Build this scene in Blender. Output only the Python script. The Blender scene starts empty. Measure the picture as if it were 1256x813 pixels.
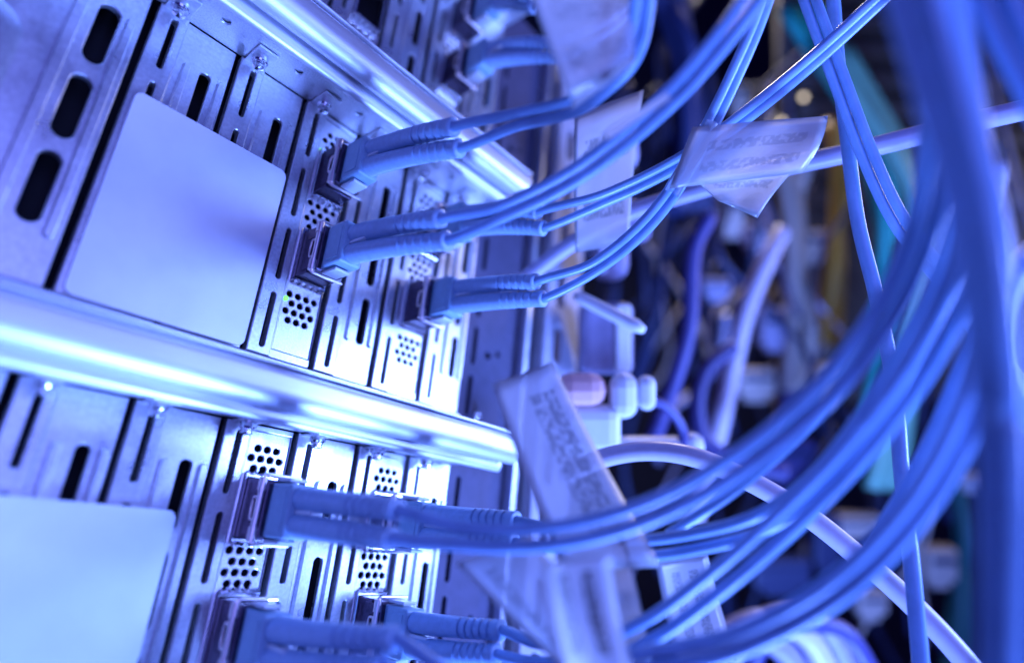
import bpy, bmesh, math, random
from mathutils import Vector, Matrix
from mathutils.geometry import tessellate_polygon, delaunay_2d_cdt
random.seed(7)
S = 0.001                                   # the script thinks in millimetres
sc = bpy.context.scene
COL = sc.collection

# ------------------------------------------------------------------ camera
F, CX, CY, D = 720.58, 628.0, 406.5, 143.1  # lens in photo pixels, distance from the card wall
AX = Vector((0.63327, 0.30876, 0.70967))    # wall's x, depth and height in camera axes (right, down, forward)
AY = Vector((-0.76852, 0.14260, 0.62374))
AZ = Vector((0.09138, -0.94039, 0.32759))
CAM = Vector((0, -D, 0))
def W(px, py, t):
    """a surveyed point: photo position and its depth in mm from the camera"""
    d = Vector(((px-CX)/F, (py-CY)/F, 1.0))*t
    return CAM + Vector((d.dot(AX), d.dot(AY), d.dot(AZ)))
def H(px, py, h=0.0):
    """a surveyed point standing h mm proud of the card wall"""
    d = Vector(((px-CX)/F, (py-CY)/F, 1.0)); r = Vector((d.dot(AX), d.dot(AY), d.dot(AZ)))
    return CAM + r*((D-h)/r.y)
right = Vector((AX.x, AY.x, AZ.x)); down = Vector((AX.y, AY.y, AZ.y)); fwd = Vector((AX.z, AY.z, AZ.z))
cam = bpy.data.cameras.new('camera'); cam_o = bpy.data.objects.new('camera', cam); COL.objects.link(cam_o)
m = Matrix((right, -down, -fwd)).transposed().to_4x4(); m.translation = CAM*S
cam_o.matrix_world = m
cam.sensor_width = 36; cam.lens = F/1256*36; cam.clip_start = 0.002; cam.clip_end = 50
cam.dof.use_dof = True; cam.dof.focus_distance = 0.152
cam.dof.aperture_fstop = cam.lens/5.4; cam.dof.aperture_blades = 0
sc.camera = cam_o

# ------------------------------------------------------------------ world, lamps, exposure
w = bpy.data.worlds.new('World'); sc.world = w; w.use_nodes = True
bg = w.node_tree.nodes['Background']; bg.inputs[0].default_value = (0.075, 0.055, 0.80, 1); bg.inputs[1].default_value = 0.17
def lamp(name, loc, target, size, power, color, sy=None):
    l = bpy.data.lights.new(name, 'AREA'); l.energy = power; l.color = color; l.size = size*S
    l.shape = 'RECTANGLE' if sy else 'DISK'
    if sy: l.size_y = sy*S
    o = bpy.data.objects.new(name, l); COL.objects.link(o); o.location = Vector(loc)*S
    o.rotation_euler = (Vector(target)-Vector(loc)).to_track_quat('-Z', 'Y').to_euler(); return o
lamp('key_lamp', (375, -385, 66), (95, 0, 30), 190, 4.7, (0.17, 0.285, 1.0))
lamp('low_lamp', (240, -190, -420), (120, -30, 20), 150, 10.5, (0.14, 0.27, 1.0))
lamp('left_lamp', (-60, -330, 60), (40, 0, 40), 320, 0.80, (0.20, 0.24, 1.0))
lamp('background_fill', W(1650, 150, 650), W(1080, 330, 560), 120, 1.9, (1.0, 0.88, 0.80), 400)  # lamp added to brighten the far cables and fittings
lamp('aisle_lamp', (600, 90, 850), (480, 220, 150), 220, 5.5, (0.95, 0.84, 0.86))
sc.view_settings.view_transform = 'Standard'; sc.view_settings.look = 'None'
sc.view_settings.exposure = 0.0; sc.view_settings.gamma = 1.0

# ------------------------------------------------------------------ materials
def mat(name, base, rough=0.5, metal=0.0, noise=0.0, nscale=900, bump=0.0, bscale=2500, coat=0.0, var=None, spec=0.5, trans=0.0, rvar=0.0, aniso=None):
    M = bpy.data.materials.new(name); M.use_nodes = True; nt = M.node_tree; N = nt.nodes; L = nt.links
    b = N['Principled BSDF']; b.inputs['Base Color'].default_value = (*base, 1); b.inputs['Roughness'].default_value = rough
    b.inputs['Metallic'].default_value = metal; b.inputs['Coat Weight'].default_value = coat; b.inputs['Specular IOR Level'].default_value = spec
    tc = N.new('ShaderNodeTexCoord')
    src = tc.outputs['Object']
    if aniso:
        mp = N.new('ShaderNodeMapping'); mp.inputs['Scale'].default_value = aniso; L.new(src, mp.inputs[0]); src = mp.outputs[0]
    if noise > 0:
        n = N.new('ShaderNodeTexNoise'); n.inputs['Scale'].default_value = nscale; n.inputs['Detail'].default_value = 5; L.new(src, n.inputs[0])
        r = N.new('ShaderNodeMapRange'); r.inputs[1].default_value = 0.3; r.inputs[2].default_value = 0.7
        r.inputs[3].default_value = 1-noise; r.inputs[4].default_value = 1+noise*0.5; L.new(n.outputs[0], r.inputs[0])
        mx = N.new('ShaderNodeMix'); mx.data_type = 'RGBA'; mx.blend_type = 'MULTIPLY'; mx.inputs[0].default_value = 1
        mx.inputs[6].default_value = (*base, 1); L.new(r.outputs[0], mx.inputs[7]); L.new(mx.outputs[2], b.inputs['Base Color'])
        if rvar:
            n2 = N.new('ShaderNodeTexNoise'); n2.inputs['Scale'].default_value = nscale*0.12; n2.inputs['Detail'].default_value = 4; L.new(src, n2.inputs[0])
            r2 = N.new('ShaderNodeMapRange'); r2.inputs[1].default_value = 0.3; r2.inputs[2].default_value = 0.7
            r2.inputs[3].default_value = rough-rvar; r2.inputs[4].default_value = rough+rvar; L.new(n2.outputs[0], r2.inputs[0]); L.new(r2.outputs[0], b.inputs['Roughness'])
    if bump > 0:
        n = N.new('ShaderNodeTexNoise'); n.inputs['Scale'].default_value = bscale; n.inputs['Detail'].default_value = 3; L.new(src, n.inputs[0])
        bp = N.new('ShaderNodeBump'); bp.inputs['Strength'].default_value = bump; bp.inputs['Distance'].default_value = 0.0001
        L.new(n.outputs[0], bp.inputs['Height']); L.new(bp.outputs[0], b.inputs['Normal'])
    return M
def emit(name, col, strength):
    M = bpy.data.materials.new(name); M.use_nodes = True; b = M.node_tree.nodes['Principled BSDF']
    b.inputs['Base Color'].default_value = (*col, 1); b.inputs['Emission Color'].default_value = (*col, 1); b.inputs['Emission Strength'].default_value = strength
    return M
STEEL = mat('galvanised_steel', (0.78, 0.80, 0.83), 0.335, 0.88, 0.16, 1100, 0.25, 2600, rvar=0.07)
BARE = mat('zinc_sheet', (0.80, 0.81, 0.83), 0.36, 0.88, 0.22, 2600, 0.5, 3500, rvar=0.08)
RAILM = mat('rolled_steel', (0.76, 0.77, 0.81), 0.50, 0.9, 0.08, 700, 0.10, 2200, rvar=0.025, aniso=(0.12, 1, 1))
ALU = mat('matt_aluminium_plate', (0.80, 0.84, 0.87), 0.54, 0.50, 0.08, 70, 0.25, 6000, rvar=0.05)
CHROME = mat('bright_screw', (0.85, 0.85, 0.88), 0.16, 1.0)
SHELL = mat('nickel_shell', (0.12, 0.10, 0.15), 0.36, 1.0, 0.25, 900, 0.2, 1800, rvar=0.08)
COPPER = mat('nickel_bail', (0.90, 0.78, 0.74), 0.34, 1.0)
DARK = mat('cavity_shade', (0.006, 0.006, 0.010), 0.8)  # near-black colour standing for shade inside the chassis
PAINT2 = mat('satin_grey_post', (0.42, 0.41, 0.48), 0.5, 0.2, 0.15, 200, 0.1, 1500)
PAINT = mat('shaded_painted_steel', (0.06, 0.055, 0.10), 0.6, 0.0, 0.2, 300, 0.1, 1500)  # dark coating, darkened further for the shade the panel stands in
BLACKP = mat('black_plastic', (0.02, 0.025, 0.03), 0.45)
CABLE = mat('aqua_cable_jacket', (0.23, 0.39, 0.62), 0.30, 0.0, 0.14, 220, 0.18, 900)
BOOT = mat('aqua_boot', (0.28, 0.43, 0.62), 0.32, 0.0, 0.10, 700, 0.25, 3000)
HOUSE = mat('aqua_connector', (0.26, 0.43, 0.56), 0.40, 0.0, 0.08, 700, 0.1, 2500)
CLEAR = mat('milky_clip', (0.62, 0.68, 0.72), 0.25)
WHITEC = mat('white_cable_jacket', (0.60, 0.53, 0.62), 0.36, 0, 0.06, 400)
LAVC = mat('grey_lavender_jacket', (0.44, 0.42, 0.58), 0.40, 0, 0.06, 400)
VIOLC = mat('violet_jacket', (0.055, 0.05, 0.18), 0.45, 0, 0.1, 300)
TEALC = mat('teal_jacket', (0.03, 0.42, 0.32), 0.42, 0, 0.1, 300)
DTEAL = mat('deep_teal_jacket', (0.03, 0.17, 0.16), 0.5, 0, 0.1, 300)
GREENC = mat('pale_green_jacket', (0.16, 0.40, 0.26), 0.42, 0, 0.1, 300)
YELC = mat('ochre_jacket', (0.45, 0.24, 0.03), 0.42, 0, 0.1, 300)
BEIGE = mat('beige_plastic', (0.56, 0.47, 0.40), 0.5, 0, 0.1, 300)
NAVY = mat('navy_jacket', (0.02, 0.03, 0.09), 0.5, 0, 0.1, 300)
GREYV = mat('grey_violet_plastic', (0.30, 0.27, 0.40), 0.45, 0, 0.15, 150)
WHITEP = mat('white_plastic', (0.78, 0.76, 0.76), 0.4, 0, 0.05, 200)
PINKP = mat('pink_plastic', (0.78, 0.42, 0.38), 0.45, 0, 0.05, 200)
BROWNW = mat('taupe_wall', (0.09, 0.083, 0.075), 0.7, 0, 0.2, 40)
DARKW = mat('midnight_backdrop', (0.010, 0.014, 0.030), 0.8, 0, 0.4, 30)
GREEN_L = emit('green_led', (0.25, 0.85, 0.10), 1.2)
AMBER_L = emit('warm_glow', (1.0, 0.80, 0.50), 2.2)

def film(name, alpha, tint, cols=(0.2, 0.8), ink=0.5, scale=30):
    """laminated tag film: half clear, with columns of small printed marks"""
    M = bpy.data.materials.new(name); M.use_nodes = True; nt = M.node_tree; N = nt.nodes; L = nt.links
    for n in list(N): N.remove(n)
    out = N.new('ShaderNodeOutputMaterial')
    uv = N.new('ShaderNodeUVMap'); sep = N.new('ShaderNodeSeparateXYZ'); L.new(uv.outputs[0], sep.inputs[0])
    mp = N.new('ShaderNodeMapping'); mp.inputs['Scale'].default_value = (scale*2.0, scale*0.9, 1); L.new(uv.outputs[0], mp.inputs[0])
    nz = N.new('ShaderNodeTexNoise'); nz.inputs['Scale'].default_value = 1.0; nz.inputs['Detail'].default_value = 1.5; L.new(mp.outputs[0], nz.inputs[0])
    th = N.new('ShaderNodeMath'); th.operation = 'GREATER_THAN'; th.inputs[1].default_value = 0.47; L.new(nz.outputs[0], th.inputs[0])
    tot = None
    for c in cols:
        d = N.new('ShaderNodeMath'); d.operation = 'SUBTRACT'; d.inputs[1].default_value = c; L.new(sep.outputs[1], d.inputs[0])
        a = N.new('ShaderNodeMath'); a.operation = 'ABSOLUTE'; L.new(d.outputs[0], a.inputs[0])
        l = N.new('ShaderNodeMath'); l.operation = 'LESS_THAN'; l.inputs[1].default_value = 0.085; L.new(a.outputs[0], l.inputs[0])
        if tot is None: tot = l.outputs[0]
        else:
            x = N.new('ShaderNodeMath'); x.operation = 'MAXIMUM'; L.new(tot, x.inputs[0]); L.new(l.outputs[0], x.inputs[1]); tot = x.outputs[0]
    # print keeps clear of the ends
    e1 = N.new('ShaderNodeMath'); e1.operation = 'COMPARE'; e1.inputs[1].default_value = 0.52; e1.inputs[2].default_value = 0.36; L.new(sep.outputs[0], e1.inputs[0])
    k = N.new('ShaderNodeMath'); k.operation = 'MULTIPLY'; L.new(tot, k.inputs[0]); L.new(th.outputs[0], k.inputs[1])
    k2 = N.new('ShaderNodeMath'); k2.operation = 'MULTIPLY'; L.new(k.outputs[0], k2.inputs[0]); L.new(e1.outputs[0], k2.inputs[1])
    k3 = N.new('ShaderNodeMath'); k3.operation = 'MULTIPLY'; k3.inputs[1].default_value = ink; L.new(k2.outputs[0], k3.inputs[0])
    mx = N.new('ShaderNodeMix'); mx.data_type = 'RGBA'; mx.inputs[6].default_value = (*tint, 1); mx.inputs[7].default_value = (0.03, 0.03, 0.05, 1); L.new(k3.outputs[0], mx.inputs[0])
    df = N.new('ShaderNodeBsdfDiffuse'); L.new(mx.outputs[2], df.inputs[0])
    tl = N.new('ShaderNodeBsdfTranslucent'); L.new(mx.outputs[2], tl.inputs[0])
    m1 = N.new('ShaderNodeMixShader'); m1.inputs[0].default_value = 0.6; L.new(df.outputs[0], m1.inputs[1]); L.new(tl.outputs[0], m1.inputs[2])
    tp = N.new('ShaderNodeBsdfTransparent')
    af = N.new('ShaderNodeMath'); af.operation = 'MULTIPLY_ADD'; af.inputs[1].default_value = 1-alpha; af.inputs[2].default_value = alpha; L.new(k3.outputs[0], af.inputs[0])
    m2 = N.new('ShaderNodeMixShader'); L.new(af.outputs[0], m2.inputs[0]); L.new(tp.outputs[0], m2.inputs[1]); L.new(m1.outputs[0], m2.inputs[2])
    gl = N.new('ShaderNodeBsdfGlossy'); gl.inputs['Roughness'].default_value = 0.25
    fr = N.new('ShaderNodeFresnel'); fr.inputs[0].default_value = 1.45
    m3 = N.new('ShaderNodeMixShader'); L.new(fr.outputs[0], m3.inputs[0]); L.new(m2.outputs[0], m3.inputs[1]); L.new(gl.outputs[0], m3.inputs[2])
    L.new(m3.outputs[0], out.inputs[0]); return M

# ------------------------------------------------------------------ building helpers
def link(name, me, parent=None, loc=(0, 0, 0)):
    o = bpy.data.objects.new(name, me); COL.objects.link(o); o.location = Vector(loc)*S
    if parent: o.parent = parent
    return o
def tag(o, label=None, cat=None, group=None, kind=None):
    for k, v in (('label', label), ('category', cat), ('group', group), ('kind', kind)):
        if v: o[k] = v
    return o
def thing(name, label, cat, loc=(0, 0, 0), group=None):
    return tag(link(name, None, None, loc), label, cat, group)
def copy_tree(o, parent=None):
    c = o.copy(); COL.objects.link(c); c.parent = parent
    for ch in list(o.children): copy_tree(ch, c)
    return c
class MB:
    def __init__(s): s.v = []; s.f = []; s.sm = []; s.uv = None
    def add(s, vs, fs, smooth=False):
        n = len(s.v); s.v += [tuple(x) for x in vs]; s.f += [tuple(i+n for i in f) for f in fs]; s.sm += [smooth]*len(fs); return s
    def box(s, x0, x1, y0, y1, z0, z1, b=0.0):
        if b <= 0:
            v = [(x, y, z) for x in (x0, x1) for y in (y0, y1) for z in (z0, z1)]
            return s.add(v, [(0, 1, 3, 2), (4, 6, 7, 5), (0, 4, 5, 1), (2, 3, 7, 6), (0, 2, 6, 4), (1, 5, 7, 3)])
        bm = bmesh.new(); bmesh.ops.create_cube(bm, size=1)
        for v in bm.verts: v.co = Vector(((x0+x1)/2+v.co.x*(x1-x0), (y0+y1)/2+v.co.y*(y1-y0), (z0+z1)/2+v.co.z*(z1-z0)))
        bmesh.ops.bevel(bm, geom=bm.edges[:], offset=b, segments=3, profile=0.5, affect='EDGES')
        bm.verts.index_update(); s.add([v.co[:] for v in bm.verts], [[v.index for v in f.verts] for f in bm.faces], False); bm.free(); return s
    def obox(s, c, ax, ay, az, b=0.0):
        """box about c with half axes ax, ay, az"""
        t = MB().box(-1, 1, -1, 1, -1, 1) if b <= 0 else None
        if t is None:
            t = MB().box(-ax.length, ax.length, -ay.length, ay.length, -az.length, az.length, b)
            e = (ax.normalized(), ay.normalized(), az.normalized())
        else: e = (ax, ay, az)
        return s.add([c+e[0]*v[0]+e[1]*v[1]+e[2]*v[2] for v in t.v], t.f)
    def sweep(s, path, rad, n=14, caps=True, flat=1.0):
        path = [Vector(p) for p in path]; k = len(path)
        if not hasattr(rad, '__len__'): rad = [rad]*k
        T = [(path[min(i+1, k-1)]-path[max(i-1, 0)]).normalized() for i in range(k)]
        u = T[0].orthogonal().normalized(); vs = []; fs = []
        for i in range(k):
            u = (u-T[i]*u.dot(T[i])).normalized(); v = T[i].cross(u)
            for j in range(n):
                a = 2*math.pi*j/n; vs.append(path[i]+(u*math.cos(a)+v*math.sin(a)*flat)*rad[i])
        for i in range(k-1):
            for j in range(n):
                fs.append((i*n+j, i*n+(j+1) % n, (i+1)*n+(j+1) % n, (i+1)*n+j))
        s.add(vs, fs, True)
        if caps:
            b = len(s.v)-len(vs); s.f += [tuple(b+j for j in reversed(range(n))), tuple(b+(k-1)*n+j for j in range(n))]; s.sm += [False, False]
        return s
    def extrude_x(s, prof, x0, x1, smooth=True):
        n = len(prof); vs = [(x0, y, z) for y, z in prof]+[(x1, y, z) for y, z in prof]
        s.add(vs, [(i, (i+1) % n, n+(i+1) % n, n+i) for i in range(n)], smooth)
        tr = tessellate_polygon([[Vector((y, z, 0)) for y, z in prof]])
        for off in (0, n): s.add([vs[off+i] for i in range(n)], [tuple(t) for t in tr], False)
        return s
    def plate(s, outer, holes, y0, th, ch=0.15, axes='xz'):
        """flat sheet with chamfered outline and holes; loops are (front, body) pairs of points"""
        def P(p, d): return (p[0], d, p[1]) if axes == 'xz' else (p[0], p[1], d)
        loops = [outer]+holes
        flat = [p for l in loops for p in l[0]]
        ed = []; k = 0
        for l in loops:
            n = len(l[0]); ed += [(k+i, k+(i+1) % n) for i in range(n)]; k += n
        r = delaunay_2d_cdt([Vector(p) for p in flat], ed, [], 2, 1e-6)
        flat = [tuple(p) for p in r[0]]; fs = []
        def inside(q, lp):
            k = False
            for i in range(len(lp)):
                a, b = lp[i], lp[i-1]
                if (a[1] > q[1]) != (b[1] > q[1]) and q[0] < (b[0]-a[0])*(q[1]-a[1])/(b[1]-a[1])+a[0]: k = not k
            return k
        for t in r[2]:
            q = [sum(flat[i][j] for i in t)/3 for j in (0, 1)]
            if any(inside(q, h[0]) for h in holes): continue
            a, b, c = (flat[i] for i in t); cr = (b[0]-a[0])*(c[1]-a[1])-(b[1]-a[1])*(c[0]-a[0])
            if abs(cr) > 1e-12: fs.append(tuple(t) if cr > 0 else tuple(reversed(t)))
        s.add([P(p, y0) for p in flat], fs)
        sg = 1 if th > 0 else -1
        for l in loops:
            n = len(l[0]); vs = [P(p, y0) for p in l[0]]+[P(p, y0+sg*ch) for p in l[1]]+[P(p, y0+th) for p in l[1]]
            s.add(vs, [(r*n+i, r*n+(i+1) % n, (r+1)*n+(i+1) % n, (r+1)*n+i) for r in (0, 1) for i in range(n)])
        return s
    def build(s, name, material, parent=None, loc=(0, 0, 0), autosmooth=None):
        me = bpy.data.meshes.new(name); me.from_pydata([(x*S, y*S, z*S) for x, y, z in s.v], [], s.f)
        if len(me.polygons) == len(s.sm): me.polygons.foreach_set('use_smooth', s.sm)
        me.validate(); me.update(calc_edges=True)
        me.materials.append(material)
        if s.uv:
            ul = me.uv_layers.new(name='UVMap')
            for lp in me.loops: ul.data[lp.index].uv = s.uv[lp.vertex_index]
        bm = bmesh.new(); bm.from_mesh(me)
        bmesh.ops.recalc_face_normals(bm, faces=bm.faces[:]); bm.to_mesh(me); bm.free()
        if autosmooth: me.set_sharp_from_angle(angle=math.radians(autosmooth))
        me.update(); return link(name, me, parent, loc)
def pill(x, z0, z1, wd, ch=0.15, n=7):
    """upright slot: front loop is wider by the chamfer"""
    def lp(r):
        q = wd/2; a = [(x+r*math.cos(math.pi*i/n), z1-q+r*math.sin(math.pi*i/n)) for i in range(n+1)]
        return a+[(x-r*math.cos(math.pi*i/n), z0+q-r*math.sin(math.pi*i/n)) for i in range(n+1)]
    return lp(wd/2+ch), lp(wd/2)
def rect(x0, x1, z0, z1, ch=0.15, r=0.0, n=5, hole=False):
    def lp(o):
        a0, a1, b0, b1 = x0+o, x1-o, z0+o, z1-o
        rr = max(r-o, 0.05)
        if r <= 0: return [(a1, b0), (a1, b1), (a0, b1), (a0, b0)]
        out = []
        for cx, cz, s0 in ((a1-rr, b0+rr, -90), (a1-rr, b1-rr, 0), (a0+rr, b1-rr, 90), (a0+rr, b0+rr, 180)):
            out += [(cx+rr*math.cos(math.radians(s0+90*i/n)), cz+rr*math.sin(math.radians(s0+90*i/n))) for i in range(n+1)]
        return out
    return (lp(-ch), lp(0)) if hole else (lp(ch), lp(0))
def disc(x, z, r, ch=0.1, n=12):
    f = lambda q: [(x+q*math.cos(2*math.pi*i/n), z+q*math.sin(2*math.pi*i/n)) for i in range(n)]
    return f(r+ch), f(r)
def rib_mb(x, z0, z1, wd, up=0.55, y=0.0):
    m = MB(); a = pill(x, z0, z1, wd, 0)[1]; b = pill(x, z0+0.35, z1-0.35, wd-0.7, 0)[1]; n = len(a)
    m.add([(p[0], y, p[1]) for p in a]+[(p[0], y-up, p[1]) for p in b], [(i, (i+1) % n, n+(i+1) % n, n+i) for i in range(n)], True)
    m.f.append(tuple(n+i for i in range(n))); m.sm.append(True); return m
def spline(pts, k=10):
    P = [Vector(p) for p in pts]; P = [P[0]*2-P[1]]+P+[P[-1]*2-P[-2]]; out = []
    for i in range(1, len(P)-2):
        a, b, c, d = P[i-1], P[i], P[i+1], P[i+2]
        for j in range(k):
            t = j/k; out.append(0.5*((2*b)+(c-a)*t+(2*a-5*b+4*c-d)*t*t+(3*b-a-3*c+d)*t**3))
    out.append(P[-2]); return out
def sheet(c00, c10, c11, c01, bend=0.0, th=0.18, nu=14, nv=8, ripple=0.0):
    """a tag film between four corners (u runs 00>10), bowed out by bend mm"""
    m = MB(); nrm = (c10-c00).cross(c01-c00).normalized(); uv = []; vs = []
    for side in (0, 1):
        for i in range(nu+1):
            for j in range(nv+1):
                u, v = i/nu, j/nv
                p = (c00*(1-u)+c10*u)*(1-v)+(c01*(1-u)+c11*u)*v
                p = p+nrm*(bend*4*v*(1-v)*(0.4+0.6*u)+bend*0.6*math.sin(u*3.0)+ripple*math.sin(u*9+v*4)+side*th)
                vs.append(p); uv.append((u, v))
    n1 = (nu+1)*(nv+1); fs = []
    for i in range(nu):
        for j in range(nv):
            a = i*(nv+1)+j; q = (a, a+nv+1, a+nv+2, a+1); fs.append(q); fs.append(tuple(n1+x for x in reversed(q)))
    rim = [i*(nv+1) for i in range(nu+1)]+[nu*(nv+1)+j for j in range(1, nv+1)]+[i*(nv+1)+nv for i in range(nu-1, -1, -1)]+[j for j in range(nv-1, 0, -1)]
    for a, b in zip(rim, rim[1:]+rim[:1]): fs.append((a, b, n1+b, n1+a))
    m.add(vs, fs, True); m.uv = uv; return m

# ------------------------------------------------------------------ the three chassis: shelf, rail, foot, cavity, screws
GAP = [22.0, 42.3, 62.3, 81.4, 101.0, 120.0]
XEND = 138.9
ROWS = {'top': 94.0, 'middle': 0.0, 'bottom': -93.3}
ZS = 113.9
def arc(cx, cz, r, a0, a1, n=8):
    return [(-(cx+r*math.cos(math.radians(a0+(a1-a0)*i/n))), cz+r*math.sin(math.radians(a0+(a1-a0)*i/n))) for i in range(n+1)]
chassis = {}
for row, dz in ROWS.items():
    t = thing('server_chassis', {'top': 'uppermost steel chassis row, blurred, above the upper slanting rail',
                                 'middle': 'steel chassis row between the two long rails, with a large blank plate',
                                 'bottom': 'lowest steel chassis row, below the lower rail, cut by the frame'}[row], 'chassis', (0, 0, dz), 'stacked server chassis')
    chassis[row] = t
    xe = XEND-0.4 if row != 'bottom' else 145.5
    shelf = MB(); holes = []
    for g in GAP:
        holes.append(disc(g+12.9, -8.3, 1.15, 0.12))
    shelf.plate(rect(-60, XEND, -12.9, -0.05, 0.02), holes, ZS, 0.55, 0.1, axes='xy'); shelf.build('shelf', BARE, t)
    prof = [(0.0, ZS+9.6), (-21.4, ZS+9.6)]+arc(21.8, ZS+7.4, 2.2, 90, 0)+arc(19.9, ZS+5.0, 4.1, 0, -125, 16)+[(-17.4, ZS+4.2), (-16.2, ZS+4.2)]+arc(14.5, ZS+0.2, 1.7, 0, -180, 12)+[(-12.8, ZS+1.0), (0.0, ZS+1.0)]
    MB().extrude_x(prof, -60, xe).build('rail', RAILM, t, autosmooth=40)
    MB().box(-60, xe, -24.15, -20.5, ZS+9.75, ZS+10.4, 0.2).build('rail_lip', RAILM, t)
    MB().box(-60, XEND, -4.6, 1.2, 33.6, 35.0, 0.3).box(-60, XEND, -1.6, 1.2, 35.05, 37.1, 0.3).build('foot_flange', STEEL, t)
    MB().box(-60, XEND, 9, 10, 33, ZS+9).box(-60, XEND, 1.5, 9, ZS+0.7, ZS+8).build('dark_backing', DARK, t)
    # the near-black backing above gives the shade in gaps and slots
    scr0 = None
    for i, g in enumerate(GAP):
        if scr0 is None:
            m = MB()
            m.sweep([(0, 0, 0), (0, 0, -0.6), (0, 0, -0.65), (0, 0, -1.9), (0, 0, -2.3), (0, 0, -2.4)], [2.6, 2.6, 2.05, 2.05, 1.8, 1.2], 20)
            m.sweep([(0, 0, -2.3), (0, 0, -2.7), (0, 0, -2.71), (0, 0, -3.1), (0, 0, -3.11), (0, 0, -3.5), (0, 0, -3.8)], [1.5, 1.5, 1.2, 1.2, 1.45, 1.45, 0.9], 12)
            scr0 = m.build('screw', CHROME, t, (g+3.9, -4.6, ZS), autosmooth=30)
        else:
            c = scr0.copy(); COL.objects.link(c); c.location = Vector((g+3.9, -4.6, ZS))*S

# ------------------------------------------------------------------ expansion cards
SLOT4 = [(96.6, 111.4), (77.2, 92.4), (58.3, 73.2), (39.4, 54.4)]
BIG3 = [(87.8, 102.9), (67.8, 83.6), (49.0, 63.4)]
ZB, ZT = 37.6, 113.6
def strip_mb():
    return MB().plate(rect(0.65, 6.8, ZB, ZT, 0.25), [pill(4.2, a, b, 1.35, 0.2) for a, b in SLOT4], -0.9, 2.4, 0.2)
def face_mb():
    return MB().plate(rect(6.85, 18.4, ZB, ZT, 0.2), [pill(13.5, a, b, 2.5, 0.2) for a, b in BIG3], 0.0, 1.2, 0.2)
def make_blank():
    t = thing('blanking_card', 'x', 'card cover', (0, 0, 0), 'steel card covers in the chassis slots')
    strip_mb().build('slot_strip', STEEL, t); fp = face_mb().build('face_plate', STEEL, t)
    r = rib_mb(9.2, 48.8, 102.6, 1.8, 0.95).build('rib', STEEL, fp, autosmooth=50)
    r2 = r.copy(); COL.objects.link(r2); r2.parent = fp; r2.location = Vector((7.8, 0, 0))*S
    MB().box(1.2, 6.4, -9.0, -0.3, ZT-0.55, ZT-0.02, 0.15).build('mounting_tab', STEEL, t)
    return t
def make_nic():
    t = thing('network_card', 'x', 'network card', (0, 0, 0), 'network cards with perforated vents')
    strip_mb().build('slot_strip', STEEL, t)
    fr = MB().plate(rect(6.85, 18.5, ZB, ZT, 0.2), [rect(7.5, 18.1, 39.9, 112.2, 0.2, hole=True)], 0.0, 1.4, 0.2); fp = fr.build('face_plate', STEEL, t)
    holes = []
    for zz, off in ((56.0, 9), (53.6, 10.1), (51.2, 8.9), (48.8, 10.1)): holes += [disc(off+2.48*i, zz, 0.86, 0.22) for i in range(4) if 8.6 < off+2.48*i < 17.2]
    for zz, off in ((84.3, 8.9), (81.8, 10.1), (79.4, 8.9), (77.0, 10.1)): holes += [disc(off+2.48*i, zz, 0.86, 0.22) for i in range(4) if 8.6 < off+2.48*i < 17.2]
    for zz, off in ((108.0, 10.1), (105.6, 8.9), (103.2, 10.1)): holes += [disc(off+2.48*i, zz, 0.86, 0.22) for i in range(4) if 8.6 < off+2.48*i < 17.2]
    for cz in (94.0, 67.5): holes.append(rect(8.4, 17.6, cz-7.0, cz+7.0, 0.1, hole=True))
    MB().plate(rect(7.55, 18.05, 40.0, 112.1, 0.1), holes, 0.35, 0.5, 0.15).build('vent_grille', BARE, fp)
    for cz in (94.0, 67.5):                       # sheet-metal cage collar with sprung fingers
        m = MB().plate(rect(7.9, 18.0, cz-7.9, cz+7.9, 0.1), [rect(8.5, 17.5, cz-6.95, cz+6.95, 0.1, hole=True)], -1.2, 1.6, 0.12)
        for s in (-1, 1):
            for i in range(5):
                x = 8.9+i*1.9; z = cz+s*7.95
                m.obox(Vector((x+0.55, -0.5, z+s*0.25)), Vector((0.62, 0, 0)), Vector((0, 1.1, s*0.5)), Vector((0, -0.05, 0.12)))
        m.build('port_cage', CHROME, fp)
    MB().box(1.2, 6.4, -9.0, -0.3, ZT-0.55, ZT-0.02, 0.15).build('mounting_tab', STEEL, t)
    return t
ORD = ['first', 'second', 'third', 'fourth', 'fifth', 'sixth']
blank0, nic0 = make_blank(), make_nic(); used = set(); CARDS = {}
for row, dz in ROWS.items():
    for k, g in enumerate(GAP):
        p = nic0 if k in (2, 4) else blank0
        c = p if p not in used else copy_tree(p); used.add(p)
        c.location = Vector((g, 0, dz))*S; c.scale.x = ((GAP+[XEND])[k+1]-g-1.15)/17.8; CARDS[row, k] = c
        what = 'perforated network card' if k in (2, 4) else 'steel blanking card'
        where = {'top': 'blurred top row', 'middle': 'middle row', 'bottom': 'bottom row'}[row]
        extra = ' under the blank plate' if (row != 'top' and k < 2) else ''
        c['label'] = f'{what}{extra}, {ORD[k]} slot from left, {where}'
def led(card, x, z, r=0.6):
    m = MB(); n = 10
    m.sweep([(x, 0.5, z), (x, -0.05, z), (x, -0.2, z)], [r, r, r*0.6], n); m.build('indicator_light', GREEN_L, card)
led(CARDS['middle', 2], 8.1, 54.3, 0.75); led(CARDS['middle', 2], 8.3, 101.8, 0.5)

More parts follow.
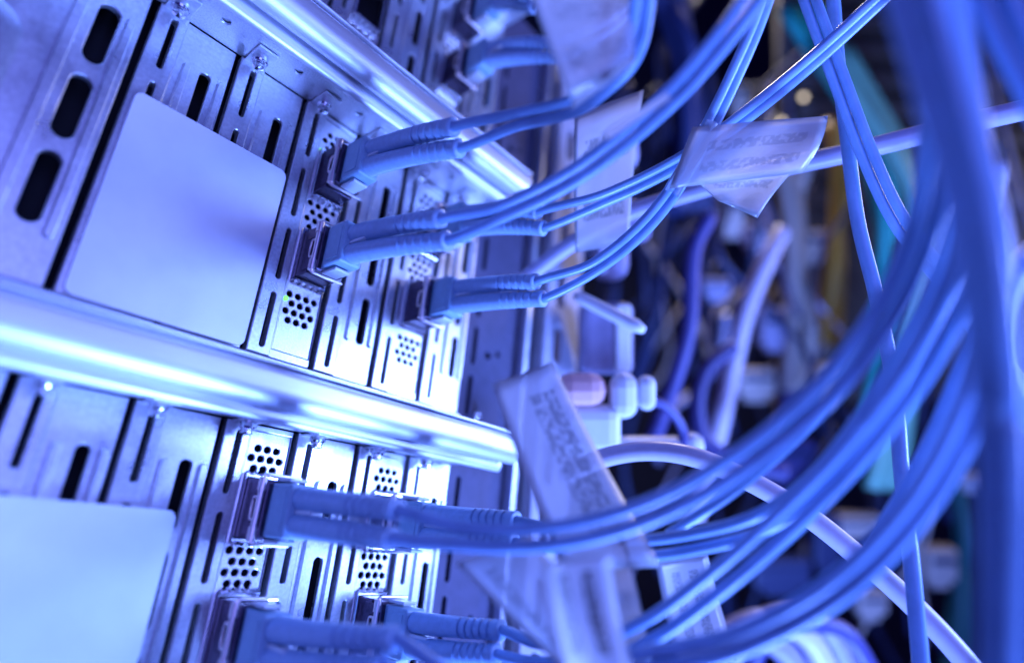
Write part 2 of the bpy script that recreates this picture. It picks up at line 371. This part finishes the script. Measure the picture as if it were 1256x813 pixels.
# wide module at the left edge of each row
def make_module():
    t = thing('wide_module', 'x', 'module cover', (0, 0, 0), 'wide module covers at the left')
    MB().plate(rect(-50, 20.9, ZB, ZT, 0.3), [pill(14.6, a, b, 4.2, 0.3, 9) for a, b in ((89.0, 104.9), (69.4, 85.2), (49.6, 65.8))], -0.6, 1.8, 0.25).build('face_plate', STEEL, t)
    rib_mb(18.7, 47.5, 104.6, 2.0, 0.8, -0.6).build('rib', STEEL, t, autosmooth=60)
    rib_mb(9.4, 36.0+2, 113.0, 2.4, 0.9, -0.6).build('rib', STEEL, t, autosmooth=60)
    m = MB(); a = rect(-44, 3.4, 44, 92, 0, 7, 6)[1]; b = rect(-43, 0.2, 46.6, 89.0, 0, 5, 6)[1]; n = len(a)
    m.add([(p[0], -0.6, p[1]) for p in a]+[(p[0], -1.3, p[1]) for p in b], [(i, (i+1) % n, n+(i+1) % n, n+i) for i in range(n)], True)
    m.f.append(tuple(n+i for i in range(n))); m.sm.append(True); m.build('raised_panel', STEEL, t, autosmooth=60)
    return t
mod = make_module()
for i, (row, dz) in enumerate(ROWS.items()):
    c = mod if i == 0 else copy_tree(mod); c.location = (0, 0, dz*S)
    c['label'] = {'top': 'wide module cover of the top row, left of its cards', 'middle': 'wide embossed steel cover with three large slots, at the upper left edge',
                  'bottom': 'wide module cover at the lower left edge, beside the lower plate'}[row]
def label_plate(x0, x1, z0, z1, y, lab):
    o = MB().plate(rect(x0, x1, z0, z1, 0.12, 2.0, 8), [], y-0.6, 0.5, 0.12).build('blank_plate', ALU)
    tag(o, lab, 'plate', 'blank aluminium plates over the cards'); return o
label_plate(23.9, 61.9, 37.7, 88.1, -0.95, 'large blank matt plate with rounded corners over cards of the middle row')
label_plate(-8.0, 56.9, -80.0, -1.4, -0.95, 'blank matt plate over the bottom row at the lower left corner')

# ------------------------------------------------------------------ rack structure to the right of the cards
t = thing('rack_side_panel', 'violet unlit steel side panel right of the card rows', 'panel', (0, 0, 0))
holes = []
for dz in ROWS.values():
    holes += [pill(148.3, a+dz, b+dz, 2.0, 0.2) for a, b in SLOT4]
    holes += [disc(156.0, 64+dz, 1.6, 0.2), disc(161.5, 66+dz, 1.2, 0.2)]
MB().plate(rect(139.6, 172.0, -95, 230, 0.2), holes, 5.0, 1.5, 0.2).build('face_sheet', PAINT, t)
MB().box(139, 173, 10, 11, -95, 230).build('dark_backing', DARK, t)  # dark sheet so the slots read as shaded openings
MB().box(172.2, 175.0, 0.5, 7, -95, 230, 0.6).build('edge_fold', STEEL, t)
for dz in (0.0, 94.0):
    b = MB().sweep([(152.5, 5.0, 40+dz), (152.5, 3.6, 40+dz), (152.5, 3.0, 40+dz)], [1.7, 1.7, 1.1], 12).build('bolt', CHROME, t)
t = thing('rack_post', 'pale steel rack post with oval slots, right of the side panel', 'post', (0, 0, 0))
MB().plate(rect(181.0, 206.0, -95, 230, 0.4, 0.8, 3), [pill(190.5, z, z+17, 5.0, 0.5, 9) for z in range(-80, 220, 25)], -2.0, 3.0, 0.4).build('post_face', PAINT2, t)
MB().box(181, 183, 1.1, 30, -95, 230, 0.3).build('post_flange', STEEL, t)
MB().box(184, 205, 14, 15, -95, 230).build('dark_backing', VIOLC, t)

# ------------------------------------------------------------------ transceivers
SFP = {}
def make_sfp():
    t = thing('transceiver', 'x', 'transceiver', (0, 0, 0), 'transceivers plugged into the network cards')
    m = MB().box(-4.35, 4.35, -6.6, 8, -6.8, 6.8, 0.35); m.build('housing', SHELL, t)
    m = MB().box(-4.1, 4.1, -10.4, -6.5, -6.5, 6.5, 0.5).box(-4.6, -4.2, -9.6, -4.2, -5.9, -3.2, 0.12).box(-4.6, -4.2, -9.6, -4.2, 3.2, 5.9, 0.12)
    ns = m.build('nose', SHELL, t)
    # embossed latch loop on the side
    q = [Vector((-4.5, -7.4+1.15*math.cos(a)*(1 if math.cos(a) < 0 else 0.9), 2.5*max(-1, min(1, 1.3*math.sin(a))))) for a in [2*math.pi*i/24 for i in range(25)]]
    MB().sweep(q, 0.36, 8, False).build('latch_loop', COPPER, ns)
    m = MB()
    m.sweep([(-4.7, -9.5, -7.0), (-4.7, -9.5, -4.0), (-4.7, -9.5, -3.99), (-4.7, -9.5, 3.99), (-4.7, -9.5, 4.0), (-4.7, -9.5, 7.0)], [1.0, 1.0, 0.7, 0.7, 1.0, 1.0], 14)
    for s in (-1, 1):
        m.sweep(spline([(-4.7, -9.5, s*6.9), (-4.4, -9.6, s*7.4), (-3.2, -9.8, s*7.6), (4.4, -10.2, s*7.6)], 5), 0.4, 10)
    m.build('bail_latch', COPPER, ns, autosmooth=35)
    m = MB().box(-3.3, 3.3, -0.25, 0.25, -0.25, 0.25, 0.05)
    return t
SPOTS = [('middle', 2, 94.0, 'upper one in the middle row, nearest the blank plate'), ('middle', 2, 67.5, 'lower one in the middle row, sharp beside the blank plate'),
         ('middle', 4, 94.0, 'upper one farther right in the middle row, behind two cords'), ('middle', 4, 67.5, 'lower one farther right in the middle row'),
         ('bottom', 2, 94.0, 'upper one in the bottom row, above a perforated vent'), ('bottom', 2, 67.5, 'lowest one at the bottom edge of the frame'),
         ('bottom', 4, 94.0, 'upper one farther right in the bottom row, hidden behind cord boots'), ('bottom', 4, 67.5, 'lower right one in the bottom row, sharp'),
         ('top', 4, 67.5, 'lower one in the blurred top row'), ('top', 4, 94.0, 'upper one in the blurred top row, at the top edge')]
sfp0 = make_sfp()
for i, (row, k, cz, lab) in enumerate(SPOTS):
    c = sfp0 if i == 0 else copy_tree(sfp0)
    ctr = Vector((GAP[k]+13.0, 0, cz+ROWS[row])); c.location = ctr*S
    c['label'] = 'dark metal transceiver, '+lab; SFP[i] = ctr

# ------------------------------------------------------------------ fibre patch cords
def cable_obj(path, r, material, parent=None, name='cable', n=14):
    return MB().sweep(path, r, n).build(name, material, parent)
def strands(center, r, ang, sep0, gap=1.04):
    """two parallel cables along a centre line; sep0 is half their spacing at the boots"""
    k = len(center); out = ([], [])
    for i, p in enumerate(center):
        T = (center[min(i+1, k-1)]-center[max(i-1, 0)]).normalized(); v = (p-CAM).normalized()
        n1 = T.cross(v).normalized()
        if n1.dot(down) > 0 or (abs(n1.dot(down)) < 0.05 and n1.dot(right) > 0): n1 = -n1
        n2 = T.cross(n1).normalized()
        u = i/(k-1); a = ang[0]+(ang[1]-ang[0])*u
        f = min(1.0, i/14.0); f = f*f*(3-2*f); sp = sep0*(1-f)+r*gap*f
        o = (n1*math.cos(a)+n2*math.sin(a))*sp
        out[0].append(p+o); out[1].append(p-o)
    return out
def boot_path(a, b, d0, k=145):
    L = (b-a).length; c = (a+b)*0.33+(a+d0*L*0.5)*0.34; return [a*(1-u)**2+c*2*u*(1-u)+b*u*u for u in [i/(k-1) for i in range(k)]]
def boot_radii(k=145):
    out = []
    for i in range(k):
        u = i/(k-1); r = 2.68-0.48*u
        if i < 4: r -= (0.5, 0.25, 0.1, 0.03)[i]
        if 84 <= i <= 134:                                   # strain-relief grooves, narrow and deep
            q = (i-84) % 11
            r -= (0.1, 0.62, 0.62, 0.1, -0.06, -0.03)[q] if q < 6 else 0.0
        if i >= 139: r = 2.30
        if i == k-1: r = 2.0
        out.append(r)
    return out
def patch_cord(lab, sfp, end, pts, ang=(0.0, 0.0), r=1.2, gap=1.04):
    """end: (px, py, depth) of the middle of the boot tips; pts: the cable's way from there"""
    t = thing('patch_cord', lab, 'patch cord', SFP[sfp], 'duplex fibre patch cords')
    c = SFP[sfp]; o = Vector((0, 0, 0))
    m = MB().box(-3.3, 3.3, -19.6, -11.6, -5.9, 5.9, 0.7).box(-2.6, 2.6, -12.0, -9.5, -5.9, 5.9, 0.3)
    cn = m.build('connector', HOUSE, t)
    MB().box(-3.55, -3.2, -18.3, -13.2, -4.6, 4.6, 0.15).build('side_plate', HOUSE, cn)
    MB().box(-2.0, 2.4, -16.5, -10.2, 6.4, 7.2, 0.25).box(-2.0, 2.4, -16.5, -10.2, -7.2, -6.4, 0.25).build('latch', CLEAR, cn)
    MB().box(-1.4, 1.4, -26.0, -19.4, -0.45, 0.45, 0.2).build('clip', CLEAR, cn)
    center = spline([W(*end)-c]+[W(*p)-c for p in pts], 12)
    global CAM
    keep = CAM; CAM = keep-c
    s1, s2 = strands(center, r, ang, 2.5, gap); CAM = keep
    # the boots leave the connector straight and bend towards the cables
    if s1[0].z < s2[0].z: s1, s2 = s2, s1
    for sgn, st in ((1, s1), (-1, s2)):
        a = Vector((0, -19.0, sgn*2.85)); bp = boot_path(a, st[0], Vector((0, -1, 0)))
        MB().sweep(bp, boot_radii(), 18).build('boot', BOOT, t, autosmooth=28)
        cable_obj([bp[-6]]+st, r, CABLE, t)
    return t
patch_cord('duplex cord from the upper middle-row transceiver, running up into a blurred tag', 0, (561, 169, 138),
           [(630, 148, 131), (700, 131, 124), (740, 105, 119), (773, 68, 114), (787, 10, 109), (790, -80, 102)], (0, 0.4))
patch_cord('duplex cord from the sharp transceiver beside the plate, sweeping up across the rail end', 1, (545.5, 282, 131),
           [(610, 262, 128), (690, 224, 124), (760, 175, 119), (830, 112, 114), (880, 55, 110), (925, -5, 106), (975, -80, 100)], (0, 0.2))
patch_cord('duplex cord emerging behind the sharp cord, rising straight to the top edge', 2, (664, 270, 168),
           [(735, 246, 164), (800, 217, 160), (860, 182, 156), (930, 130, 152), (1000, 72, 148), (1070, 8, 144), (1140, -60, 140)], (0.1, 0.9))
patch_cord('duplex cord with a clear wrapped tag, curving up from the right middle-row transceiver', 3, (663, 356, 158),
           [(725, 330, 155), (780, 288, 152), (825, 235, 150), (868, 160, 147), (902, 90, 143), (930, 25, 140), (955, -50, 137)], (0.1, 1.0))
patch_cord('thick blurred duplex cord from the upper bottom-row transceiver, sagging then rising right', 4, (485, 643, 109),
           [(560, 657, 107), (640, 660, 105), (720, 650, 103), (800, 625, 101), (880, 584, 99), (960, 527, 97), (1030, 460, 95), (1090, 375, 92), (1130, 285, 88), (1148, 190, 84), (1148, 60, 80), (1140, -80, 76)], (0.1, 0.7), 1.2, 1.25)
patch_cord('duplex cord at the bottom edge, leaving the lowest transceiver and dropping out of frame', 5, (478, 800, 106),
           [(540, 830, 103), (620, 862, 98), (720, 880, 92)], (0, 0))
patch_cord('duplex cord hidden at its plug, passing behind the tags and rising at right', 6, (633, 652, 138),
           [(700, 664, 132), (780, 672, 126), (850, 664, 121), (930, 642, 115), (1000, 594, 109), (1060, 522, 103), (1115, 430, 98), (1163, 330, 94), (1182, 230, 89), (1172, 80, 83), (1150, -80, 78)], (0.2, 1.3), 1.2, 1.5)
patch_cord('duplex cord with sharp ribbed boots from the lower right transceiver, passing under the tags', 7, (613, 787, 133),
           [(660, 800, 126), (730, 800, 119), (800, 770, 112), (880, 712, 106), (960, 642, 101), (1040, 562, 96), (1105, 480, 91), (1155, 395, 87), (1190, 300, 83), (1190, 190, 80), (1165, 40, 76), (1145, -90, 73)], (0.05, 0.9), 1.2, 1.45)
patch_cord('blurred duplex cord from the lower top-row transceiver, under the hanging tag', 8, (690, 62, 200),
           [(750, 30, 190), (800, -20, 180), (840, -90, 170)], (0.1, 0.2))
patch_cord('blurred duplex cord from the upper top-row transceiver at the top edge', 9, (650, 2, 205),
           [(710, -50, 190), (770, -120, 170)], (0.1, 0.2))

def loose(name, lab, pts, r, material, cat='cable', group=None, n=14, k=12):
    return tag(cable_obj(spline([W(*p) for p in pts], k), r, material, None, name, n), lab, cat, group)
def loose_pair(lab, pts, ang=(0, 0), r=1.25, material=None, group='loose duplex fibre cords'):
    t = thing('patch_cord', lab, 'patch cord', (0, 0, 0), group)
    s1, s2 = strands(spline([W(*p) for p in pts], 12), r, ang, r)
    for s in (s1, s2): cable_obj(s, r, material or CABLE, t)
    return t
loose_pair('crisp blue duplex cord slanting down right from the top edge, crossed by another cord',
           [(975, -50, 156), (993, 0, 155), (1028, 95, 153), (1066, 195, 151), (1105, 275, 149), (1160, 345, 146), (1212, 420, 142), (1280, 520, 138)], (0.1, 0.5))
loose('fibre_cable', 'crisp single blue cable hanging nearly upright behind the slanting pair',
      [(1016, -60, 160), (1022, 0, 160), (1029, 90, 159), (1039, 170, 158), (1052, 270, 156), (1075, 365, 152), (1097, 475, 147), (1106, 580, 142), (1118, 690, 137), (1131, 830, 132)], 1.75, CABLE)
loose_pair('broad blurred blue cord close to the lens along the right edge',
           [(1095, -80, 66), (1122, 10, 64), (1153, 110, 62), (1187, 230, 61), (1210, 360, 61), (1225, 500, 62), (1230, 650, 63), (1226, 860, 65)], (0.1, 0.9))
loose_pair('blurred blue cord in the top right corner, nearest the lens',
           [(1200, -60, 80), (1228, 15, 78), (1268, 95, 76), (1320, 190, 74), (1380, 300, 72)], (0.0, 0.4))
loose_pair('blurred heavy cord sweeping from the bottom edge up to the right edge',
           [(690, 830, 110), (790, 810, 104), (880, 795, 99), (960, 762, 95), (1030, 718, 91), (1090, 662, 88), (1145, 590, 85), (1190, 500, 82), (1216, 400, 80), (1215, 290, 77), (1180, 130, 74), (1150, -80, 71)], (0.1, 0.9))
loose('fibre_cable', 'blurred single blue cable bowing out at the right edge, mid height',
      [(1300, 280, 90), (1245, 340, 90), (1232, 400, 91), (1245, 480, 92), (1300, 560, 93)], 1.7, CABLE)
for lab, pts in (('slim bright strand crossing under the rising cords, ending behind the broad cord', [(900, 712, 120), (985, 640, 114), (1048, 560, 108), (1100, 470, 103), (1150, 375, 98), (1192, 285, 94), (1200, 150, 90)]),
                 ('slim strand just below the thick sagging cord, right of the dark gap', [(820, 655, 128), (900, 602, 122), (985, 528, 116), (1055, 440, 111), (1105, 345, 106), (1140, 240, 102), (1150, 100, 98)]),
                 ('slim strand rising steeply through the crossing cords at right', [(1000, 760, 122), (1075, 655, 116), (1130, 560, 111), (1178, 450, 106), (1215, 340, 102), (1225, 200, 98)])):
    loose('fibre_cable', lab, pts, 1.15, CABLE)
loose('network_cable', 'pinkish white round cable crossing the lower right, sharp',
      [(690, 585, 172), (735, 563, 168), (790, 553, 164), (850, 560, 160), (920, 590, 156), (990, 632, 152), (1060, 688, 148), (1120, 742, 144), (1175, 800, 140), (1230, 870, 136)], 2.75, WHITEC)
loose('network_cable', 'smooth lavender cable running level behind the clear tag to the right edge',
      [(640, 345, 205), (700, 300, 200), (770, 262, 194), (860, 233, 186), (950, 208, 178), (1040, 188, 171), (1120, 168, 165), (1200, 148, 160), (1300, 125, 154)], 2.75, LAVC)
loose('network_cable', 'pale blurred cable arching down in the dark centre background',
      [(958, 285, 430), (938, 325, 412), (914, 385, 400), (896, 460, 395), (878, 540, 390), (850, 640, 385)], 6.2, WHITEC)
loose('network_cable', 'violet blurred cable hanging in the dark gap left of the pale cable',
      [(870, 265, 330), (850, 310, 325), (846, 390, 320), (832, 450, 315), (800, 540, 310)], 4.6, VIOLC)
loose('network_cable', 'dark violet cable loop behind the pale arching cable',
      [(900, 425, 370), (866, 455, 365), (855, 500, 362), (868, 545, 360), (915, 570, 355), (965, 580, 350)], 5.0, VIOLC)

# ------------------------------------------------------------------ cable tags (laminated film)
def tag_sheet(name, lab, corners, alpha, tint, bend, cols, ink, scale=30, ripple=0.0):
    o = sheet(*[W(*c) for c in corners], bend=bend, ripple=ripple).build(name, film(name+'_film', alpha, tint, cols, ink, scale))
    return tag(o, lab, 'cable tag', 'printed cable tags')
TINT = (0.92, 0.92, 0.94)
tag_sheet('cable_tag', 'large blurred tag hanging at the top centre, above the rail end', [(640, -40, 100), (790, -30, 108), (780, 76, 108), (700, 122, 104)], 0.50, TINT, 1.5, (0.3, 0.7), 0.35, 14)
p0, p1 = W(700, 129, 112), W(774, 74, 104); bb = Vector((0.60, -0.79, -0.08)).cross(p1-p0).normalized()*1.7  # strip added and turned to the key lamp as the tape's glare
tag(sheet(p0-bb, p1-bb, p1+bb, p0+bb, bend=0.3).build('cable_tag', film('glare_film', 0.95, (0.9, 0.9, 0.92), (0.5,), 0.0)), 'bright narrow strip added for tape glare where the upper cord enters its tag', 'cable tag', 'printed cable tags')
tag_sheet('cable_tag', 'lavender tag hanging behind the upper cord, under the bright glare strip', [(705, 140, 170), (790, 110, 175), (772, 300, 180), (706, 310, 178)], 0.6, TINT, 1.5, (0.3, 0.7), 0.5, 16)
tag_sheet('cable_tag', 'curled clear tag flag on the curving cord, upper right', [(850, 156, 143), (1016, 142, 149), (985, 212, 146), (820, 232, 145)], 0.58, TINT, -1.2, (0.35, 0.7), 0.28, 12, 0.5)
tag_sheet('cable_tag', 'lower fold of the clear tag flag, hanging below the lavender cable', [(850, 218, 149), (985, 200, 150), (930, 268, 153), (880, 246, 152)], 0.5, TINT, 2.0, (0.4,), 0.35, 12, 0.4)
tag_sheet('cable_tag', 'tall translucent tag standing beside the lower rail end', [(690, 700, 108), (604, 470, 116), (678, 443, 126), (812, 695, 118)], 0.62, TINT, 1.2, (0.55, 0.75), 0.45, 18)
tag_sheet('cable_tag', 'front tag with two dark text columns at the bottom centre', [(690, 830, 84), (668, 690, 88), (748, 680, 95), (778, 825, 92)], 0.55, TINT, 1.5, (0.33, 0.70), 0.95, 20)
tag_sheet('cable_tag', 'pale tag fanning out left of the text columns', [(700, 830, 104), (560, 690, 110), (650, 655, 116), (760, 800, 110)], 0.58, TINT, 1.0, (0.3,), 0.35, 16)
tag_sheet('cable_tag', 'sharp printed tag under the rising cords, lower centre', [(835, 830, 126), (805, 690, 130), (868, 680, 138), (905, 810, 134)], 0.72, TINT, 0.8, (0.35, 0.68), 0.6, 34)
tag_sheet('cable_tag', 'clear sleeve along the lower cord, behind the text columns', [(680, 690, 120), (765, 655, 116), (800, 810, 112), (720, 830, 116)], 0.4, TINT, 1.0, (0.5,), 0.3, 20)
tag_sheet('tape_strip', 'short pale strip of tape on the cord sweeping past the rail end', [(738, 163, 112), (818, 113, 106), (823, 121, 106), (743, 173, 112)], 0.85, (0.86, 0.87, 0.9), 0.3, (0.5,), 0.0)
# clear tape wrapped round the curving cord
pth = spline([W(871, 152, 146.8), W(849, 192, 148.2), W(822, 238, 149.8)], 8)
tag(MB().sweep(pth, 3.3, 16, False, 0.62).build('tape_wrap', film('tape_wrap_film', 0.35, (0.8, 0.82, 0.86), (0.5,), 0.0)), 'clear tape wrapped round the curving duplex cord', 'tape')

# ------------------------------------------------------------------ blurred fittings beside the rack post
def rounded_bar(a, b, r, wd, material, name, lab, cat):
    path = [a+(b-a)*(i/10) for i in range(11)]; rr = [r*0.55]+[r]*9+[r*0.55]
    return tag(MB().sweep(path, rr, 14, True, wd).build(name, material), lab, cat)
rounded_bar(W(705, 362, 215), W(790, 405, 200), 2.3, 1.0, WHITEP, 'lever', 'white rounded lever sticking out beside the rack post', 'lever')
def blob(name, lab, cat, c, ax, ay, az, material, parts=(), soft=0.45):
    t = thing(name, lab, cat, c)
    MB().obox(Vector(), ax, ay, az, min(ax.length, ay.length, az.length)*soft).build('body', material, t)
    for nm, off, a, b, d, mm in parts:
        MB().obox(off, a, b, d, min(a.length, b.length, d.length)*soft).build(nm, mm, t)
    return t
R_, U_, B_ = right, -down, fwd
blob('cable_latch', 'pinkish plastic latch behind the tall tag', 'latch', W(712, 478, 205), R_*9, U_*6, B_*6, PINKP,
     [('knob', R_*15+U_*-2, R_*5, U_*8, B_*5, WHITEP), ('clip', R_*23+U_*-1, R_*3, U_*6, B_*4, WHITEP), ('base', U_*-14+R_*3, R_*11, U_*9, B_*5, WHITEP)], 0.95)
loose('wire_loop', 'short dark wire looping from the pink latch', [(795, 490, 215), (820, 500, 218), (838, 530, 222), (830, 560, 222)], 1.8, VIOLC, 'wire')
blob('cable_clamp', 'pale blurred clamp under the wire loop', 'clamp', W(790, 548, 225), R_*16, U_*4, B_*5, WHITEP, [('cap', R_*18+U_*0.5, R_*5, U_*5, B_*5, WHITEP)], 0.95)
blob('post_bracket', 'pale vertical bracket block right of the rack post, upper', 'bracket', W(748, 250, 260), R_*8, U_*34, B_*8, GREYV, [('lug', R_*11+U_*-8, R_*7, U_*9, B_*6, GREYV), ('fin', R_*-5+B_*-10, R_*2, U_*32, B_*2, LAVC), ('cap', R_*6+U_*22, R_*6, U_*7, B_*7, LAVC)], 0.8)
blob('post_bracket', 'blue-white bracket block right of the rack post, below the lever', 'bracket', W(742, 415, 250), R_*11, U_*15, B_*8, GREYV, [('fin', R_*6+B_*-9, R_*3, U_*14, B_*2, WHITEP)])

# ------------------------------------------------------------------ far background
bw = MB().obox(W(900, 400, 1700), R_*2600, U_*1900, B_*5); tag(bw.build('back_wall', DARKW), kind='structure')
t = thing('slatted_panel', 'taupe slatted panel in the far top right', 'panel', W(1190, 60, 700))
MB().obox(Vector(), R_*230, U_*420, B_*6).build('backing', BROWNW, t)
for i in range(9):
    MB().obox(U_*(90-i*34)-B_*14+R_*10, R_*225, U_*9, B_*6).build('slat', BROWNW, t)
def wirebunch(n, x0, y0, x1, y1, bow, t0, r, material, lab, spread=26):
    for i in range(n):
        j = -1+2*i/max(1, n-1); q = random.uniform(-1, 1)
        pts = [(x0+j*spread, y0, t0+q*20), (x0*0.6+x1*0.4+bow+q*spread*0.6, y0*0.66+y1*0.34, t0+j*18), (x0*0.25+x1*0.75+bow*0.6+j*spread*0.5, y0*0.33+y1*0.67, t0+q*20), (x1+j*spread*0.8+q*4, y1, t0+j*20)]
        loose('network_cable', f'{ORD[i]} from left, {lab}', pts, r*random.uniform(0.85, 1.15), material, 'cable', 'bundles of far cables', 10, 8)
wirebunch(6, 985, 10, 1075, 580, 60, 500, 5.5, TEALC, 'dark teal cable in the blurred bundle behind the crisp cords')
wirebunch(5, 1020, 60, 1085, 600, 75, 480, 5.0, GREENC, 'pale green cable in the blurred bundle behind the crisp cords', 20)
wirebunch(3, 1030, 150, 1015, 420, 6, 600, 5.5, YELC, 'ochre blurred cable left of the green bundle', 14)
wirebunch(4, 975, 190, 985, 480, 0, 600, 6.5, BEIGE, 'beige blurred cable hanging right of the dark gap', 18)
wirebunch(3, 1165, 540, 1172, 850, 14, 640, 7.0, DTEAL, 'teal blurred cable at the lower right beside the slatted panel', 16)
wirebunch(4, 800, -40, 845, 260, 20, 420, 6, NAVY, 'navy blurred cable in the dark gap at the top', 24)
plugs = [(895, 262, 400, 14, 22, BEIGE, 'beige plug at the top of the dark gap'), (905, 120, 420, 10, 14, BEIGE, 'small beige plug behind the curving cord'), (878, 352, 430, 16, 10, LAVC, 'lavender plug left of the pale arching cable'),
         (925, 288, 420, 12, 14, WHITEC, 'white plug above the pale arching cable'), (988, 300, 440, 26, 16, BEIGE, 'large beige plug among the beige cables'),
         (950, 400, 430, 18, 22, LAVC, 'lavender plug right of the pale arching cable'), (1000, 400, 440, 12, 24, BEIGE, 'tall beige plug beside the teal bundle'),
         (925, 468, 430, 22, 16, BEIGE, 'beige plug low in the dark gap'), (975, 480, 440, 16, 26, VIOLC, 'violet plug between two beige ones'),
         (1012, 470, 450, 10, 22, BEIGE, 'narrow beige plug nearest the teal bundle'), (965, 560, 420, 30, 22, VIOLC, 'broad violet plug behind the rising cords'),
         (1045, 640, 420, 30, 10, BEIGE, 'flat beige plug in the gap between rising cords'), (1065, 735, 400, 18, 14, BEIGE, 'beige plug below the white cable'),
         (1150, 690, 420, 18, 20, BEIGE, 'beige plug beside the lower teal cables'), (1190, 587, 440, 14, 7, WHITEP, 'small white sticker block at the right edge'),
         (955, 700, 380, 34, 18, NAVY, 'dark plug block above the coiled cables'), (1010, 660, 400, 16, 30, NAVY, 'dark upright plug behind the white cable')]
for px, py, tt, a, b, mm, lab in plugs:
    tt *= 1.4; a *= 0.62*tt/430; b *= 0.62*tt/430
    blob('plug', lab, 'plug', W(px, py, tt), R_*a, U_*b, B_*9, mm, [('nose', U_*(-b-3), R_*a*0.6, U_*4, B_*6, mm), ('ridge', B_*-9+U_*b*0.3, R_*a*0.75, U_*b*0.18, B_*1.5, NAVY)])
for i, (dx, dy, rr, mm, nm) in enumerate([(0, 0, 9, WHITEC, 'white'), (26, -8, 8, GREYV, 'lavender'), (-34, 14, 9, GREYV, 'grey lavender'), (52, 2, 7, VIOLC, 'violet')]):
    loose('network_cable', f'thick blurred {nm} cable coiled at the bottom right of centre',
          [(860+dx, 850, 270), (880+dx, 790+dy, 268), (930+dx, 762+dy, 266), (985+dx, 775+dy, 268), (1020+dx, 830, 270)], rr*0.62, mm)
for i, (px, py, lab) in enumerate([(958, 150, 'round warm spot glowing in the background'), (985, 120, 'faint warm glowing spot right of the round one')]):
    t = thing('glow_spot', lab, 'lamp', W(px, py, 600))  # small emissive disc that blurs into a round spot
    MB().sweep([Vector(), B_*-2, B_*-3], [2.6, 2.6, 1.5], 10).build('lens', AMBER_L, t); MB().sweep([B_*3, B_*0.2], [3.6, 3.6], 10).build('bezel', BLACKP, t)

# far tangle of thin leads that reads as one dark mass
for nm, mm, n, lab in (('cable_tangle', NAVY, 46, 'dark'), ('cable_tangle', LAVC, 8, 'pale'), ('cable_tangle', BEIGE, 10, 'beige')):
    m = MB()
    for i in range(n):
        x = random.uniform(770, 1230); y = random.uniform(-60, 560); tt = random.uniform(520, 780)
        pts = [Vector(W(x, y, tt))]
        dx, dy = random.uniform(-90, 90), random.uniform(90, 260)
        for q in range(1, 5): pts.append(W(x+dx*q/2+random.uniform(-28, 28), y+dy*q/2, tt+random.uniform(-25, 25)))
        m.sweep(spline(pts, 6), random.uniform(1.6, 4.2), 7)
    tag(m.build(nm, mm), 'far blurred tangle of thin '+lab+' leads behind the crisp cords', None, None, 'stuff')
